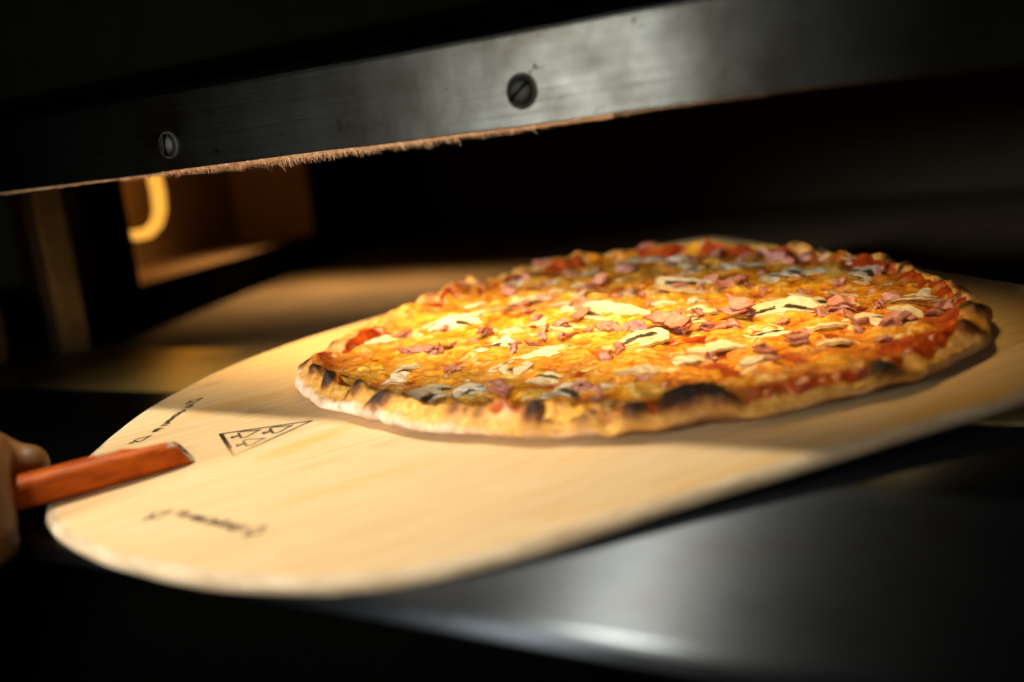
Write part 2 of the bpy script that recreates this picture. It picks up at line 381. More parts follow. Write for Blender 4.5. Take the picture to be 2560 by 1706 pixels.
# screws
def screw(x, z, r, ang):
    v = []; f = []; seg = 40; rings = [(1.28, 0), (1.22, .0006), (1.05, .0007), (1.0, .0002), (.98, .0014), (.75, .0022), (.45, .0026), (.0001, .0028)]
    for (k, h) in rings:
        for j in range(seg):
            a = 2 * math.pi * j / seg; v.append((x + math.cos(a) * r * k, YB - .0005 - h, z + Z0 + math.sin(a) * r * k))
    f = grid_faces(len(rings), seg, True)
    s = oven_part(mk('screw', v, f, SCREW, None, True))
    m = MB(); c, sn = math.cos(ang), math.sin(ang); hw = r * .11; hl = r * .97
    pts = [(-hl, -hw), (hl, -hw), (hl, hw), (-hl, hw)]
    vv = [(x + a * c - b * sn, YB - .0034 + k, z + Z0 + a * sn + b * c) for k in (0, .003) for a, b in pts]
    m.add(vv, [(0, 1, 2, 3), (4, 7, 6, 5), (0, 4, 5, 1), (1, 5, 6, 2), (2, 6, 7, 3), (3, 7, 4, 0)])
    so = m.build('slot', SOOT); so.parent = s; so.matrix_parent_inverse = s.matrix_basis.inverted()
    return s
screw(-.402, .0222, .0056, math.radians(86)); screw(-.1976, .0229, .0056, math.radians(35))
# frayed fibre seal under the strip
v = []; f = []
for i in range(5200):
    x = rng.uniform(-.50, -.10)
    dens = .35 + .65 * math.exp(-((x + .33) / .10) ** 2) + .25 * math.exp(-((x + .2) / .08) ** 2)
    if x < -.45: dens *= .5
    clump = .5 + .5 * float(nz(np.array([x]), np.array([0.]), 90)[0])
    L = (.0010 + .0036 * rng.random() ** 2 * (0.4 + clump)) * (dens + .15)
    if rng.random() < .012: L *= 1.8
    y = YB + rng.uniform(-.0002, .0045); z = .0098
    lean = rng.normal(.9, .5); bend = rng.normal(0, .5)
    L *= float(1 - .75 * sstep(-.25, -.11, np.array(x)))
    hw = rng.uniform(.00010, .00022)
    p = np.array([x, y, z]); ns = 3
    base = len(v)
    for k in range(ns + 1):
        t = k / ns; q = p + np.array([L * t * (lean * .75 + bend * t * .4), L * t * (-.35 + bend * .4 * t), -L * t])
        h_ = hw * (1 - .75 * t)
        v += [(q[0] - h_, q[1], q[2] + Z0), (q[0] + h_, q[1] - h_, q[2] + Z0), (q[0] + h_ * .2, q[1] + h_, q[2] + Z0)]
    for k in range(ns):
        b = base + 3 * k
        f += [(b, b + 1, b + 4, b + 3), (b + 1, b + 2, b + 5, b + 4), (b + 2, b, b + 3, b + 5)]
fr = oven_part(mk('frayed_seal', v, f, FIBRE, None, False)); fr['kind'] = 'stuff'; fr['label'] = 'frayed tan fibre seal hanging under the strip'
# core of the seal
v, f = [], []
sec = [(YB + .0008, .0094), (YB + .0012, .0086), (YB + .0035, .0083), (YB + .0055, .0087), (YB + .0058, .0094)]
for i in range(131):
    x = -.55 + i * .003
    k = 1 + .5 * float(nz(np.array([x]), np.array([.3]), 160)[0])
    for (y, z) in sec: v.append((x, y, .0094 - (.0094 - z) * k + Z0))
oven_part(mk('seal_cord', v, grid_faces(131, len(sec), False), FIBRE, None, True))
# housing above the strip, a little proud of it
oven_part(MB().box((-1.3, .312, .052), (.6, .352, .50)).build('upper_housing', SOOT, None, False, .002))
oven_part(MB().box((-1.25, YB + .0065, .0100), (.55, .370, .12)).build('strip_carrier', SOOT))
# cavity
oven_part(MB().box((-1.5, .53, -.150), (.7, 1.6, -.121)).build('deck_floor', STONE, None, False, .003))
oven_part(MB().box((-1.6, 1.5, -.121), (.7, 1.53, .12)).build('back_wall', m_plain('smoked_back_wall', (.05, .035, .02), .8)))
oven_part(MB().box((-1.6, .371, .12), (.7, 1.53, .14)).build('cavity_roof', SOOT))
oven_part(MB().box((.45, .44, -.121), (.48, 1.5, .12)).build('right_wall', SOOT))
P0 = np.array([-.705, .530]); D = np.array([-.129, .305]); D /= np.linalg.norm(D); NW = np.array([-D[1], D[0]])   # NW points away from the cavity
def wl(s, z, dpt=0.0):
    p = P0 + D * s + NW * dpt; return (p[0], p[1], z + Z0)
S0, S1, ZA, ZB_ = .062, .56, -.080, .075
m = MB()
def quad(m, a, b, c, d): m.add([a, b, c, d], [(0, 1, 2, 3)])
for (a, b, c, d) in ((0, S0, -.121, .12), (S1, 1.06, -.121, .12), (S0, S1, -.121, ZA), (S0, S1, ZB_, .12)):
    quad(m, wl(a, c), wl(b, c), wl(b, d), wl(a, d))
o = oven_part(m.build('left_wall', SOOT)); so = o.modifiers.new('solid', 'SOLIDIFY'); so.thickness = .004
m = MB(); dp = .11
quad(m, wl(S0, ZA), wl(S1, ZA), wl(S1, ZA, dp), wl(S0, ZA, dp)); quad(m, wl(S0, ZB_), wl(S1, ZB_), wl(S1, ZB_, dp), wl(S0, ZB_, dp))
quad(m, wl(S0, ZA), wl(S0, ZB_), wl(S0, ZB_, dp), wl(S0, ZA, dp)); quad(m, wl(S1, ZA), wl(S1, ZB_), wl(S1, ZB_, dp), wl(S1, ZA, dp))
quad(m, wl(S0, ZA, dp), wl(S1, ZA, dp), wl(S1, ZB_, dp), wl(S0, ZB_, dp))
niche = oven_part(m.build('lamp_niche', NICHE)); niche['label'] = 'orange lit recess in the side wall of the oven'
path = []; rad = []
ctl = [(.150, .082, .0075), (.150, .040, .0105), (.151, .010, .0115), (.153, -.012, .0118), (.150, -.028, .0112), (.140, -.039, .0102), (.122, -.046, .0092), (.100, -.047, .0082), (.082, -.044, .0072), (.072, -.041, .0060), (.068, -.040, .0030)]
for s_, z_, r_ in ctl: path.append(wl(s_, z_ + .010, .014)); rad.append(r_ * .54)
v, f = tube(path, rad, 18)
gl = oven_part(mk('glowing_element', v, f, GLOW, None, True)); gl['label'] = 'bright yellow hooked glowing element inside the oven'
pl = bpy.data.lights.new('niche_lamp', 'POINT'); pl.energy = .17; pl.color = (1, .45, .06); pl.shadow_soft_size = .02
po = bpy.data.objects.new('niche_lamp', pl); col.objects.link(po); po.location = wl(.20, .02, .05)
# jambs at the left of the mouth
JAMB = m_steel('dim_steel_jamb', (1, 0, 0), (.55, .50, .38), .42, brush=(260, 260, 2))
oven_part(MB().box((-.724, .486, -.121), (-.708, .512, .12)).build('jamb', JAMB, None, False, .002))
oven_part(MB().box((-.770, .440, -.121), (-.752, .470, .12)).build('jamb', JAMB, None, False, .002))
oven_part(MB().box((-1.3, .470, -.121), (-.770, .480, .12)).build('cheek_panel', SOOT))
# front ledge: sill, tray and turned-down lip
oven_part(MB().box((-1.3, .405, -.150), (.6, .527, -.1212)).build('sill', m_steel('brass_tinted_sill', (0, 1, 0), (.80, .66, .30), .5), None, False, .0015))
prof = [(.403, -.1222), (.2092, -.1226), (.2078, -.1231), (.2068, -.1242), (.2060, -.1276), (.2066, -.1288), (.2090, -.1293), (.403, -.1300)]
v = []
for i in range(41):
    x = -1.3 + i * .0475
    for (y, z) in prof: v.append((x, y, z + Z0))
led = oven_part(mk('front_ledge', v, grid_faces(41, len(prof), True), LEDGE, None, False)); led['label'] = 'brushed stainless ledge in front of the oven mouth'
oven_part(MB().box((-1.3, .262, -.60), (.6, .40, -.1305)).build('base_front', SOOT))

# ================================================================== the peel
AX = Vector((0.5774, 0.8145, 0.0567)).normalized(); NV = Vector((0.014, -0.0793, 0.9968)); NV = (NV - AX * NV.dot(AX)).normalized(); AY = NV.cross(AX)
C = Vector((-0.2082, 0.4639, -0.0978 + Z0))
PM = Matrix(((AX.x, AY.x, NV.x, C.x), (AX.y, AY.y, NV.y, C.y), (AX.z, AY.z, NV.z, C.z), (0, 0, 0, 1)))
peel = empty('pizza_peel', PM)
tag(peel, 'round ended pale wooden pizza peel with orange handle carrying the pizza', 'pizza peel')
right = [(-.2822, -.0060), (-.2824, -.0317), (-.2795, -.0480), (-.2702, -.0749), (-.2576, -.0990), (-.2400, -.1251), (-.2231, -.1436), (-.2075, -.1572), (-.1891, -.1680), (-.1638, -.1751), (-.1358, -.1790), (-.1048, -.1805), (-.0729, -.1830), (-.0392, -.1860), (-.0032, -.1893), (.0453, -.1943), (.10, -.198), (.145, -.198), (.166, -.192), (.175, -.176)]
left = [(.186, .150), (.184, .168), (.174, .182), (.150, .189), (.10, .188), (.05, .186), (0, .183), (-.0445, .179), (-.0883, .1717), (-.1337, .1605), (-.1629, .1481), (-.1909, .1316), (-.2125, .1119), (-.235, .0875), (-.2537, .0565), (-.272, .0185), (-.2795, .004)]
ctl = right + [(.176, -.10), (.179, 0), (.183, .08)] + left
def closed_spline(c, per=6):
    c = np.array(c); n = len(c); out = []
    for i in range(n):
        p0, p1, p2, p3 = c[i - 1], c[i], c[(i + 1) % n], c[(i + 2) % n]
        for k in range(per):
            t = k / per
            out.append(.5 * ((2 * p1) + (p2 - p0) * t + (2 * p0 - 5 * p1 + 4 * p2 - p3) * t * t + (3 * p1 - p0 - 3 * p2 + p3) * t ** 3))
    return np.array(out)
ol = closed_spline(ctl); N = len(ol)
tan = np.roll(ol, -1, 0) - np.roll(ol, 1, 0); tan /= np.linalg.norm(tan, axis=1)[:, None]; nor = np.stack([tan[:, 1], -tan[:, 0]], 1)   # outward
TH = .0062
rings = [(-.0042, 0), (-.0020, -.0004), (-.0006, -.0014), (0, -.0026), (-.0003, -.0040), (-.0014, -.0053), (-.0034, -TH)]
v = []
for k, (ins, z) in enumerate(rings):
    wobble = .0004 * nz(ol[:, 0], ol[:, 1], 60, k)
    q = ol + nor * (ins + (wobble[:, None] if 0 < k < 6 else 0))
    v += [(a, b, z) for a, b in q]
top = mk('blade', v[:N] + v[(len(rings) - 1) * N:], [tuple(range(N)), tuple(range(2 * N - 1, N - 1, -1))], WOOD, peel, False)
f = grid_faces(len(rings), N, True)
ed = mk('edge_band', v, f, EDGE, top, True); ed['label'] = 'worn greyish rounded rim of the blade'

# burnt marks on the blade
def stroke(V, F, Wr, pts, wdt, wear=0.0, closed=False):
    pts = np.array(pts, float); n = len(pts)
    if closed: t = np.roll(pts, -1, 0) - np.roll(pts, 1, 0)
    else: t = np.gradient(pts, axis=0)
    t /= np.linalg.norm(t, axis=1)[:, None] + 1e-12; nn = np.stack([-t[:, 1], t[:, 0]], 1)
    b = len(V); wd = wdt if hasattr(wdt, '__len__') else [wdt] * n
    for i in range(n):
        for sgn in (1, -1):
            q = pts[i] + nn[i] * sgn * wd[i] / 2; V.append((q[0], q[1], .00012)); Wr.append(wear[i] if hasattr(wear, '__len__') else wear)
    for i in range(n if closed else n - 1):
        j = (i + 1) % n; F.append((b + 2 * i, b + 2 * i + 1, b + 2 * j + 1, b + 2 * j))
def lines(V, F, Wr, corners, wdt, wearf):
    n = len(corners)
    for i in range(n):
        a = np.array(corners[i]); b = np.array(corners[(i + 1) % n]); d = (b - a) / np.linalg.norm(b - a)
        pts = [a - d * wdt * .4 + (b - a + d * wdt * .8) * t for t in np.linspace(0, 1, 9)]
        stroke(V, F, Wr, pts, wdt, [wearf(p) for p in pts])
def spade(V, F, Wr, stem, tip, hw, wdt, wear):
    s = np.array(stem); t = np.array(tip); ax_ = t - s; L = np.linalg.norm(ax_); ax_ /= L; ay_ = np.array([-ax_[1], ax_[0]])
    if ay_[1] < 0: ay_ = -ay_
    prof = [(1, 0), (.86, .16), (.70, .48), (.56, .82), (.44, 1), (.34, .96), (.28, .72), (.29, .42), (.33, .18)]
    P = [s + ax_ * L * a + ay_ * hw * b for a, b in prof]; Q = [s + ax_ * L * a - ay_ * hw * b for a, b in prof]
    sm = lambda p: closed_spline([p[0]] + p + [p[-1]], 4)[4:4 * (len(p))]
    wv = [wear] * 200
    for p in (P, Q):
        c = sm(p); stroke(V, F, Wr, c, wdt, wear)
    st = [(.33, .10), (.16, .10), (.05, .26), (.02, .30)]
    for sg in (1, -1):
        stroke(V, F, Wr, [s + ax_ * L * a + ay_ * sg * hw * b for a, b in st], wdt, wear)
    stroke(V, F, Wr, [s + ax_ * L * .03 + ay_ * hw * k for k in (-.34, 0, .34)], wdt, wear)
V, F, Wr = [], [], []
tri = [(-.2090, .0122), (-.2090, -.0226), (-.1709, -.0042)]
wf = lambda p: float(np.clip(1.15 - np.hypot(p[0] + .2085, p[1] + .0226) / .016, 0, .95))
lines(V, F, Wr, tri, .0013, wf)
for k in range(2): stroke(V, F, Wr, [(-.2090 + .0006, .0118 - .004 * j - .0 * k) for j in range(7)], .0014, [max(0, .15 * j - .3) for j in range(7)])
spade(V, F, Wr, (-.2058, .0025), (-.1925, .0025), .0044, .0010, 0)
spade(V, F, Wr, (-.1929, -.0034), (-.1793, -.0034), .0044, .0011, 0)
spade(V, F, Wr, (-.2058, -.0105), (-.1930, -.0105), .0044, .0009, .2)
em = mk('printed_emblem', V, F, INK, top, False, {'wear': Wr}); em['label'] = 'triangle emblem with three spades burnt into the blade'
def lettering(a, b, h, sp0, sp1, seed, fade):
    V, F, Wr = [], [], []; r = random.Random(seed)
    a = np.array(a); b = np.array(b); d = (b - a); L = np.linalg.norm(d); d /= L; u = np.array([-d[1], d[0]])
    if u[0] < 0: u = -u
    x = 0
    glyphs = [[[(0, 0), (0, 1)], [(0, 1), (.5, .9), (.55, .6), (0, .5)]], [[(.3, 0), (.3, .7)]], [[(0, .7), (.55, .7), (0, 0), (.6, 0)]], [[(.55, .6), (.2, .72), (0, .35), (.2, 0), (.55, .12), (.55, .7)], [(.55, .12), (.6, 0)]],
              [[(0, 0), (0, .7)], [(0, .5), (.3, .72), (.55, .6)]], [[(0, .35), (.55, .35), (.45, .7), (.1, .65), (0, .3), (.2, 0), (.55, .1)]], [[(.3, 0), (.3, 1.1)], [(.05, .72), (.55, .72)]], [[(0, 0), (0, .7)], [(0, .45), (.3, .7), (.5, .5), (.5, 0)]],
              [[(.3, 0), (0, .35), (.3, .7), (.6, .35), (.3, 0)]], [[(0, 0), (0, 1.1)]]]
    while x < L - h * .5:
        g = r.choice(glyphs); sc = h * .78
        if r.random() < .12 and x > h: x += h * .45
        for s_ in g:
            q = np.array(s_, float); dense = np.concatenate([np.linspace(q[i], q[i + 1], 4, endpoint=(i == len(q) - 2)) for i in range(len(q) - 1)])
            pts = [a + d * (x + p[0] * sc) + u * (p[1] - .35) * h for p in dense]
            stroke(V, F, Wr, pts, h * .32, [fade * (0.2 + .8 * (x / L)) * .5] * len(pts))
        x += h * .62
    for (s0, s1, hw) in (sp0, sp1): spade(V, F, Wr, s0, s1, hw, .0010, fade * .3)
    return mk('printed_lettering', V, F, INK, top, False, {'wear': Wr})
l1 = lettering((-.2345, .0420), (-.2130, .0745), .0034, ((-.2462, .0335), (-.2360, .0375), .0024), ((-.2155, .0765), (-.2065, .0800), .0024), 3, .2)
l1['label'] = 'small slanted line of lettering between two spades near the far rim'
l2 = lettering((-.2372, -.0695), (-.2190, -.1030), .0044, ((-.2490, -.0650), (-.2385, -.0640), .0026), ((-.2205, -.1075), (-.2120, -.1045), .0026), 5, .2)
l2['label'] = 'blurred slanted line of lettering near the front rim'

# handle: round bar flattened to a wedge at its end, lying on the blade
v = []; chip = []; seg = 32
sect = [(-.2235, -.0120, .0030, .0066, .0028), (-.2240, -.0120, .0052, .0074, .0050), (-.2262, -.0124, .0060, .0078, .0058), (-.2300, -.0128, .0064, .0080, .0062), (-.2400, -.0140, .0068, .0078, .0066), (-.2500, -.0155, .0071, .0074, .0069)]
for k in range(1, 40): sect.append((-.25 - .0075 * k, -.0155 - .0006 * k, .0073 + .00022 * k, .0072, .0071))
for (x, y, zc, ry, rz) in sect:
    flat = float(sstep(-.262, -.235, np.array(x)))
    for j in range(seg):
        a = 2 * math.pi * j / seg; ca, sa = math.cos(a), math.sin(a)
        e = .72 - .25 * flat
        py = .9 * ry * math.copysign(abs(ca) ** e, ca); pz = .9 * rz * math.copysign(abs(sa) ** e, sa)
        # sloped facet on the far upper side near the end
        dd = (py * .40 + pz * .917)
        lim = .0085 - .0048 * flat
        if dd > lim: py -= (dd - lim) * .40; pz -= (dd - lim) * .917
        pz = max(pz, -zc + .0003)
        sh_ = .0060 * max(0.0, (pz + rz) / (2 * rz)) * math.exp(-(-.2235 - x) / .006)
        v.append((x - sh_, y + py, zc * .9 + pz))
        c1 = math.exp(-((x + .2555) / .006) ** 2) * (.95 if 35 < math.degrees(a) % 360 < 100 else 0)
        c2 = math.exp(-((x + .2295) / .005) ** 2) * (.85 if 95 < math.degrees(a) % 360 < 150 else 0)
        c3 = 1.0 if x > -.2245 else 0
        chip.append(max(c1, c2 * .9, c3 * .9))
f = grid_faces(len(sect), seg, True) + [tuple(range(seg)), tuple(range(len(v) - 1, len(v) - seg - 1, -1))]
hd = mk('handle', v, f, PAINT, peel, True, {'chip': chip}); hd['label'] = 'orange painted handle with chipped end'
hd.modifiers.new('es', 'EDGE_SPLIT').split_angle = math.radians(38)

# ================================================================== the pizza
pizza = empty('pizza', PM)
tag(pizza, 'baked pizza with melted cheese, sliced mushrooms and ham on the peel', 'pizza')
ANG = [(3.8, .1500), (37.4, .1625), (57.6, .1690), (84.4, .1600), (114.6, .1480), (133.6, .1540), (148.5, .1630), (156.6, .1685), (167.2, .1715), (176.6, .1680), (184.8, .1595), (202.3, .1545), (214.9, .1530), (228.8, .1535), (240.9, .1545), (253, .1550), (265.6, .1575), (278.7, .1640), (289.2, .1690), (298.1, .1705), (309.7, .1660), (331.2, .1540)]
aa = np.radians([a for a, _ in ANG]); rr_ = np.array([r for _, r in ANG])
def Rim(th):
    th = np.asarray(th) % (2 * math.pi)
    r = 0
    for k, wt in ((-.10, .25), (0, .5), (.10, .25)):
        r = r + wt * np.interp((th + k) % (2 * math.pi), np.concatenate([aa - 2 * math.pi, aa, aa + 2 * math.pi]), np.tile(rr_, 3))
    return r + .0016 * nz(np.cos(th) * .16, np.sin(th) * .16, 45, 4)
BL = [(176.4, .1500, .0050, .0048, 1.0), (178.5, .1570, .0040, .0032, .95), (161, .1650, .0040, .0028, .8), (171.0, .1610, .0042, .0028, .8), (193.9, .1520, .0052, .0032, .85), (187.5, .1535, .0035, .002, .75),
      (224.1, .1465, .0062, .0035, .85), (231.8, .1510, .0034, .0024, .55), (239.1, .1500, .0058, .0045, .85), (246.4, .1475, .0105, .0075, 1.05), (250.5, .1530, .0080, .004, 1.0), (210, .1470, .0045, .002, .5), (275.1, .1600, .0070, .004, .9), (266, .1530, .0060, .002, .35),
      (150, .158, .0040, .002, .6), (128, .149, .0050, .002, .7), (100, .150, .006, .003, .7), (70, .160, .006, .003, .7), (40, .158, .006, .003, .8), (15, .150, .006, .003, .8), (345, .149, .007, .003, .8), (320, .157, .006, .003, .8), (305, .163, .007, .004, .9), (296, .164, .007, .003, .8)]
_r = random.Random(5)
for _ in range(75):
    a_ = _r.uniform(0, 360); ra_ = float(np.interp(a_, [p for p, _q in ANG], [q for _p, q in ANG])) * _r.uniform(.90, .985)
    BL.append((a_, ra_, _r.uniform(.0016, .0036), _r.uniform(.0006, .0022), _r.choice((0, 0, .25, .4, .55, .7))))
BL = [(a_, r_, s_, h_ * (1.1 if k_ < 12 else 1), c_) for k_, (a_, r_, s_, h_, c_) in enumerate(BL)]
def blis(X_, Y_):
    X_ = np.asarray(X_, float); Y_ = np.asarray(Y_, float)
    H_, C_ = np.zeros_like(X_), np.zeros_like(X_); k_ = np.hypot(X_, Y_) > .122
    if not k_.any(): return H_, C_
    x, y = X_[k_], Y_[k_]
    x, y = x + .0022 * nz(x, y, 95, 41) + .0005 * nz(x, y, 240, 42), y + .0022 * nz(x, y, 95, 43) + .0005 * nz(x, y, 240, 44)
    h = 0 * x; c = 0 * x
    for (a, r, s_, hh, cc) in BL:
        bx_, by_ = r * math.cos(math.radians(a)), r * math.sin(math.radians(a))
        d2 = ((x - bx_) ** 2 + (y - by_) ** 2) / (s_ * s_)
        h = h + hh * np.exp(-d2 ** 1.1); c = np.maximum(c, cc * np.exp(-(d2 / 1.15) ** 1.1))
    H_[k_] = h; C_[k_] = c
    return H_, C_
def dough_top(x, y):
    th = np.arctan2(y, x); R_ = Rim(th); s_ = np.hypot(x, y) / R_
    base = .0060 + .0010 * nz(x, y, 40, 1)
    var = 1 + .30 * nz(np.cos(th) * .16, np.sin(th) * .16, 28, 2) + .28 * nz(np.cos(th) * .16, np.sin(th) * .16, 75, 3)
    fr_ = np.exp(-((np.degrees(th) % 360 - 255) / 48) ** 2)
    rim = .0066 * (1 - .55 * fr_) * var * np.exp(-((s_ - .945) / .040) ** 2)
    b, _ = blis(x, y)
    bub = (np.maximum(0, nz(x, y, 110, 6)) * .0032 + (.5 - np.abs(nz(x, y, 170, 7))) * .0011 + .0004 * nz(x, y, 420, 5)) * sstep(.86, .93, s_)
    return base + rim + b + bub, s_
def cheese_h(x, y):
    z, s_ = dough_top(x, y)
    th = np.arctan2(y, x)
    n1 = nz(x, y, 55, 8); n2 = nz(x, y, 130, 9); n3 = nz(x, y, 300, 10)
    deg_ = np.degrees(th) % 360
    fr_ = np.exp(-((deg_ - 255) / 48) ** 2)
    edge = sstep(.87, .985, s_ - .055 * fr_ + .09 * np.exp(-((deg_ - 291) / 9) ** 2) + .06 * np.exp(-((deg_ - 262) / 8) ** 2) + .05 * np.exp(-((deg_ - 196) / 12) ** 2) + .05 * np.exp(-((deg_ - 148) / 8) ** 2) + .045 * nz(x, y, 38, 12) + .03 * nz(x, y, 110, 13))
    front = np.exp(-((np.degrees(th) % 360 - 240) / 30) ** 2)
    lump = .5 + .5 * n1 + .25 * n2
    zc = z + .0024 + .0022 * n1 + .0013 * n2 + .0005 * n3 - .0064 * edge * (1 - .62 * front * (.6 + nz(x, y, 70, 14)))
    zc = zc - .0050 * sstep(.30, .75, blis(x, y)[1])
    return zc, lump, s_, edge
def sauce_h(x, y):
    z, s_ = dough_top(x, y)
    e = sstep(.90, .985, s_ - .06 * np.exp(-((np.degrees(np.arctan2(y, x)) % 360 - 265) / 45) ** 2) + .04 * nz(x, y, 60, 15))
    return z + .0008 + .0007 * nz(x, y, 90, 16) - .0040 * e - .0040 * sstep(.30, .75, blis(x, y)[1])
# dough: closed shell of revolution with an uneven rim
nth = 900; th = np.linspace(0, 2 * math.pi, nth, endpoint=False)
sv = np.concatenate([np.linspace(.02, .84, 20), np.linspace(.85, .985, 34)])
rows = []; ch_r = []; br_r = []
for s_ in sv:
    R_ = Rim(th); x = np.cos(th) * R_ * s_; y = np.sin(th) * R_ * s_
    z, _ = dough_top(x, y); b, c = blis(x, y)
    rows.append(np.stack([x, y, z], 1)); ch_r.append(c); br_r.append(np.full(nth, .35 + .4 * float(sstep(.86, .95, np.array(s_)))) )
zt = rows[-1][:, 2]; ct = ch_r[-1]
under = .75 * np.clip(np.exp(-((np.degrees(th) - 278) / 30) ** 2) + .5 * np.exp(-((np.degrees(th) - 205) / 5) ** 2) + .5 * np.exp(-((np.degrees(th) - 240) / 9) ** 2), 0, 1.2)
for k, a in enumerate(np.linspace(0.18, 1, 16)):
    R_ = Rim(th); ang = a * math.pi * .93
    s_ = .985 + .020 * math.sin(ang) - .045 * max(0, a - .55) / .45
    zz = zt * (.5 + .5 * math.cos(ang)) ** .9
    bump = .0009 * nz(np.cos(th) * .16, np.sin(th) * .16, 90, 21, a * .02) + .0004 * nz(np.cos(th) * .16, np.sin(th) * .16, 260, 22, a * .02)
    x = np.cos(th) * (R_ * s_ + bump); y = np.sin(th) * (R_ * s_ + bump)
    rows.append(np.stack([x, y, np.maximum(zz, .0002 + .0*a)], 1))
    ch_r.append(np.maximum(ct * max(0, 1 - a * 1.5), under * sstep(.35, .8, np.array(a)) + .35 * sstep(.8, 1, np.array(a)) * (nz(np.cos(th) * .16, np.sin(th) * .16, 40, 23) > -.1)))
    br_r.append(np.maximum(0, .55 - a * 1.0 + .80 * np.exp(-((np.degrees(th) - 245) / 42) ** 2) * (1 - .3 * a) + .25 * np.exp(-((np.degrees(th) - 300) / 40) ** 2)))
rows.append(np.stack([np.cos(th) * Rim(th) * .5, np.sin(th) * Rim(th) * .5, 0 * th + .0002], 1)); ch_r.append(0 * th + .2); br_r.append(0 * th)
v = np.concatenate(rows); f = grid_faces(len(rows), nth, True)
crust = mk('crust', v, f, DOUGH, pizza, True, {'char': np.concatenate(ch_r), 'brown': np.concatenate(br_r)})
crust['label'] = 'floury blistered crust with charred bubbles'
# sauce and cheese layers
sv = np.concatenate([np.linspace(.01, .6, 40), np.linspace(.61, .985, 70)])
rows = [];
for s_ in sv:
    R_ = Rim(th); x = np.cos(th) * R_ * s_; y = np.sin(th) * R_ * s_; rows.append(np.stack([x, y, sauce_h(x, y)], 1))
mk('tomato_sauce', np.concatenate(rows), grid_faces(len(rows), nth, True), SAUCE, pizza, True)['label'] = 'red tomato sauce showing along the rim'
sv = np.linspace(.01, .985, 210); rows = []; lu = []; bk = []
for s_ in sv:
    R_ = Rim(th); x = np.cos(th) * R_ * s_; y = np.sin(th) * R_ * s_
    z, l_, _, e_ = cheese_h(x, y); rows.append(np.stack([x, y, z], 1)); lu.append(l_)
    tt_ = (x - y) / .21
    bk.append(.22 * sstep(.15, .95, tt_) + sstep(.70, .98, np.full(nth, s_)) * .34 * (1 + nz(x, y, 50, 31)) + .30 * np.maximum(0, nz(x, y, 48, 32)))
mk('cheese', np.concatenate(rows), grid_faces(len(rows), nth, True), CHEESE, pizza, True, {'lump': np.concatenate(lu), 'browned': np.concatenate(bk)})['label'] = 'bubbling golden melted cheese'
def surf(x, y):
    a = np.array([x, x + .004, x - .004, x, x]); b = np.array([y, y, y, y + .004, y - .004])
    zc = np.maximum(cheese_h(a, b)[0], sauce_h(a, b)); return float(zc.mean()), (zc[1] - zc[2]) / .008, (zc[3] - zc[4]) / .008

PROF_G = [(0, .50), (30, .49), (60, .455), (90, .43), (120, .455), (150, .49), (180, .50), (192, .45), (207, .27), (225, .18), (243, .20), (254, .32), (263, .42), (277, .42), (286, .32), (297, .20), (315, .18), (333, .27), (348, .45)]
def soft(x, y):
    th = np.arctan2(y, x); s_ = np.hypot(x, y) / Rim(th)
    return .0078 + .0010 * nz(x, y, 40, 1) + .005 * np.exp(-((s_ - .945) / .045) ** 2) + .0022 * nz(x, y, 55, 8)
def drape(o, lift, keep):
    me = o.data; n = len(me.vertices); co = np.zeros(n * 3); me.vertices.foreach_get('co', co); co = co.reshape(-1, 3)
    M_ = np.array(o.matrix_local); w_ = co @ M_[:3, :3].T + M_[:3, 3]
    c = M_[:3, 3]
    s0 = soft(w_[:, 0], w_[:, 1]); sc = float(soft(np.array([c[0]]), np.array([c[1]]))[0])
    w_[:, 2] += (s0 - sc) * (1 - keep)
    inv = np.linalg.inv(M_); co = w_ @ inv[:3, :3].T + inv[:3, 3]
    me.vertices.foreach_set('co', co.ravel()); me.update()
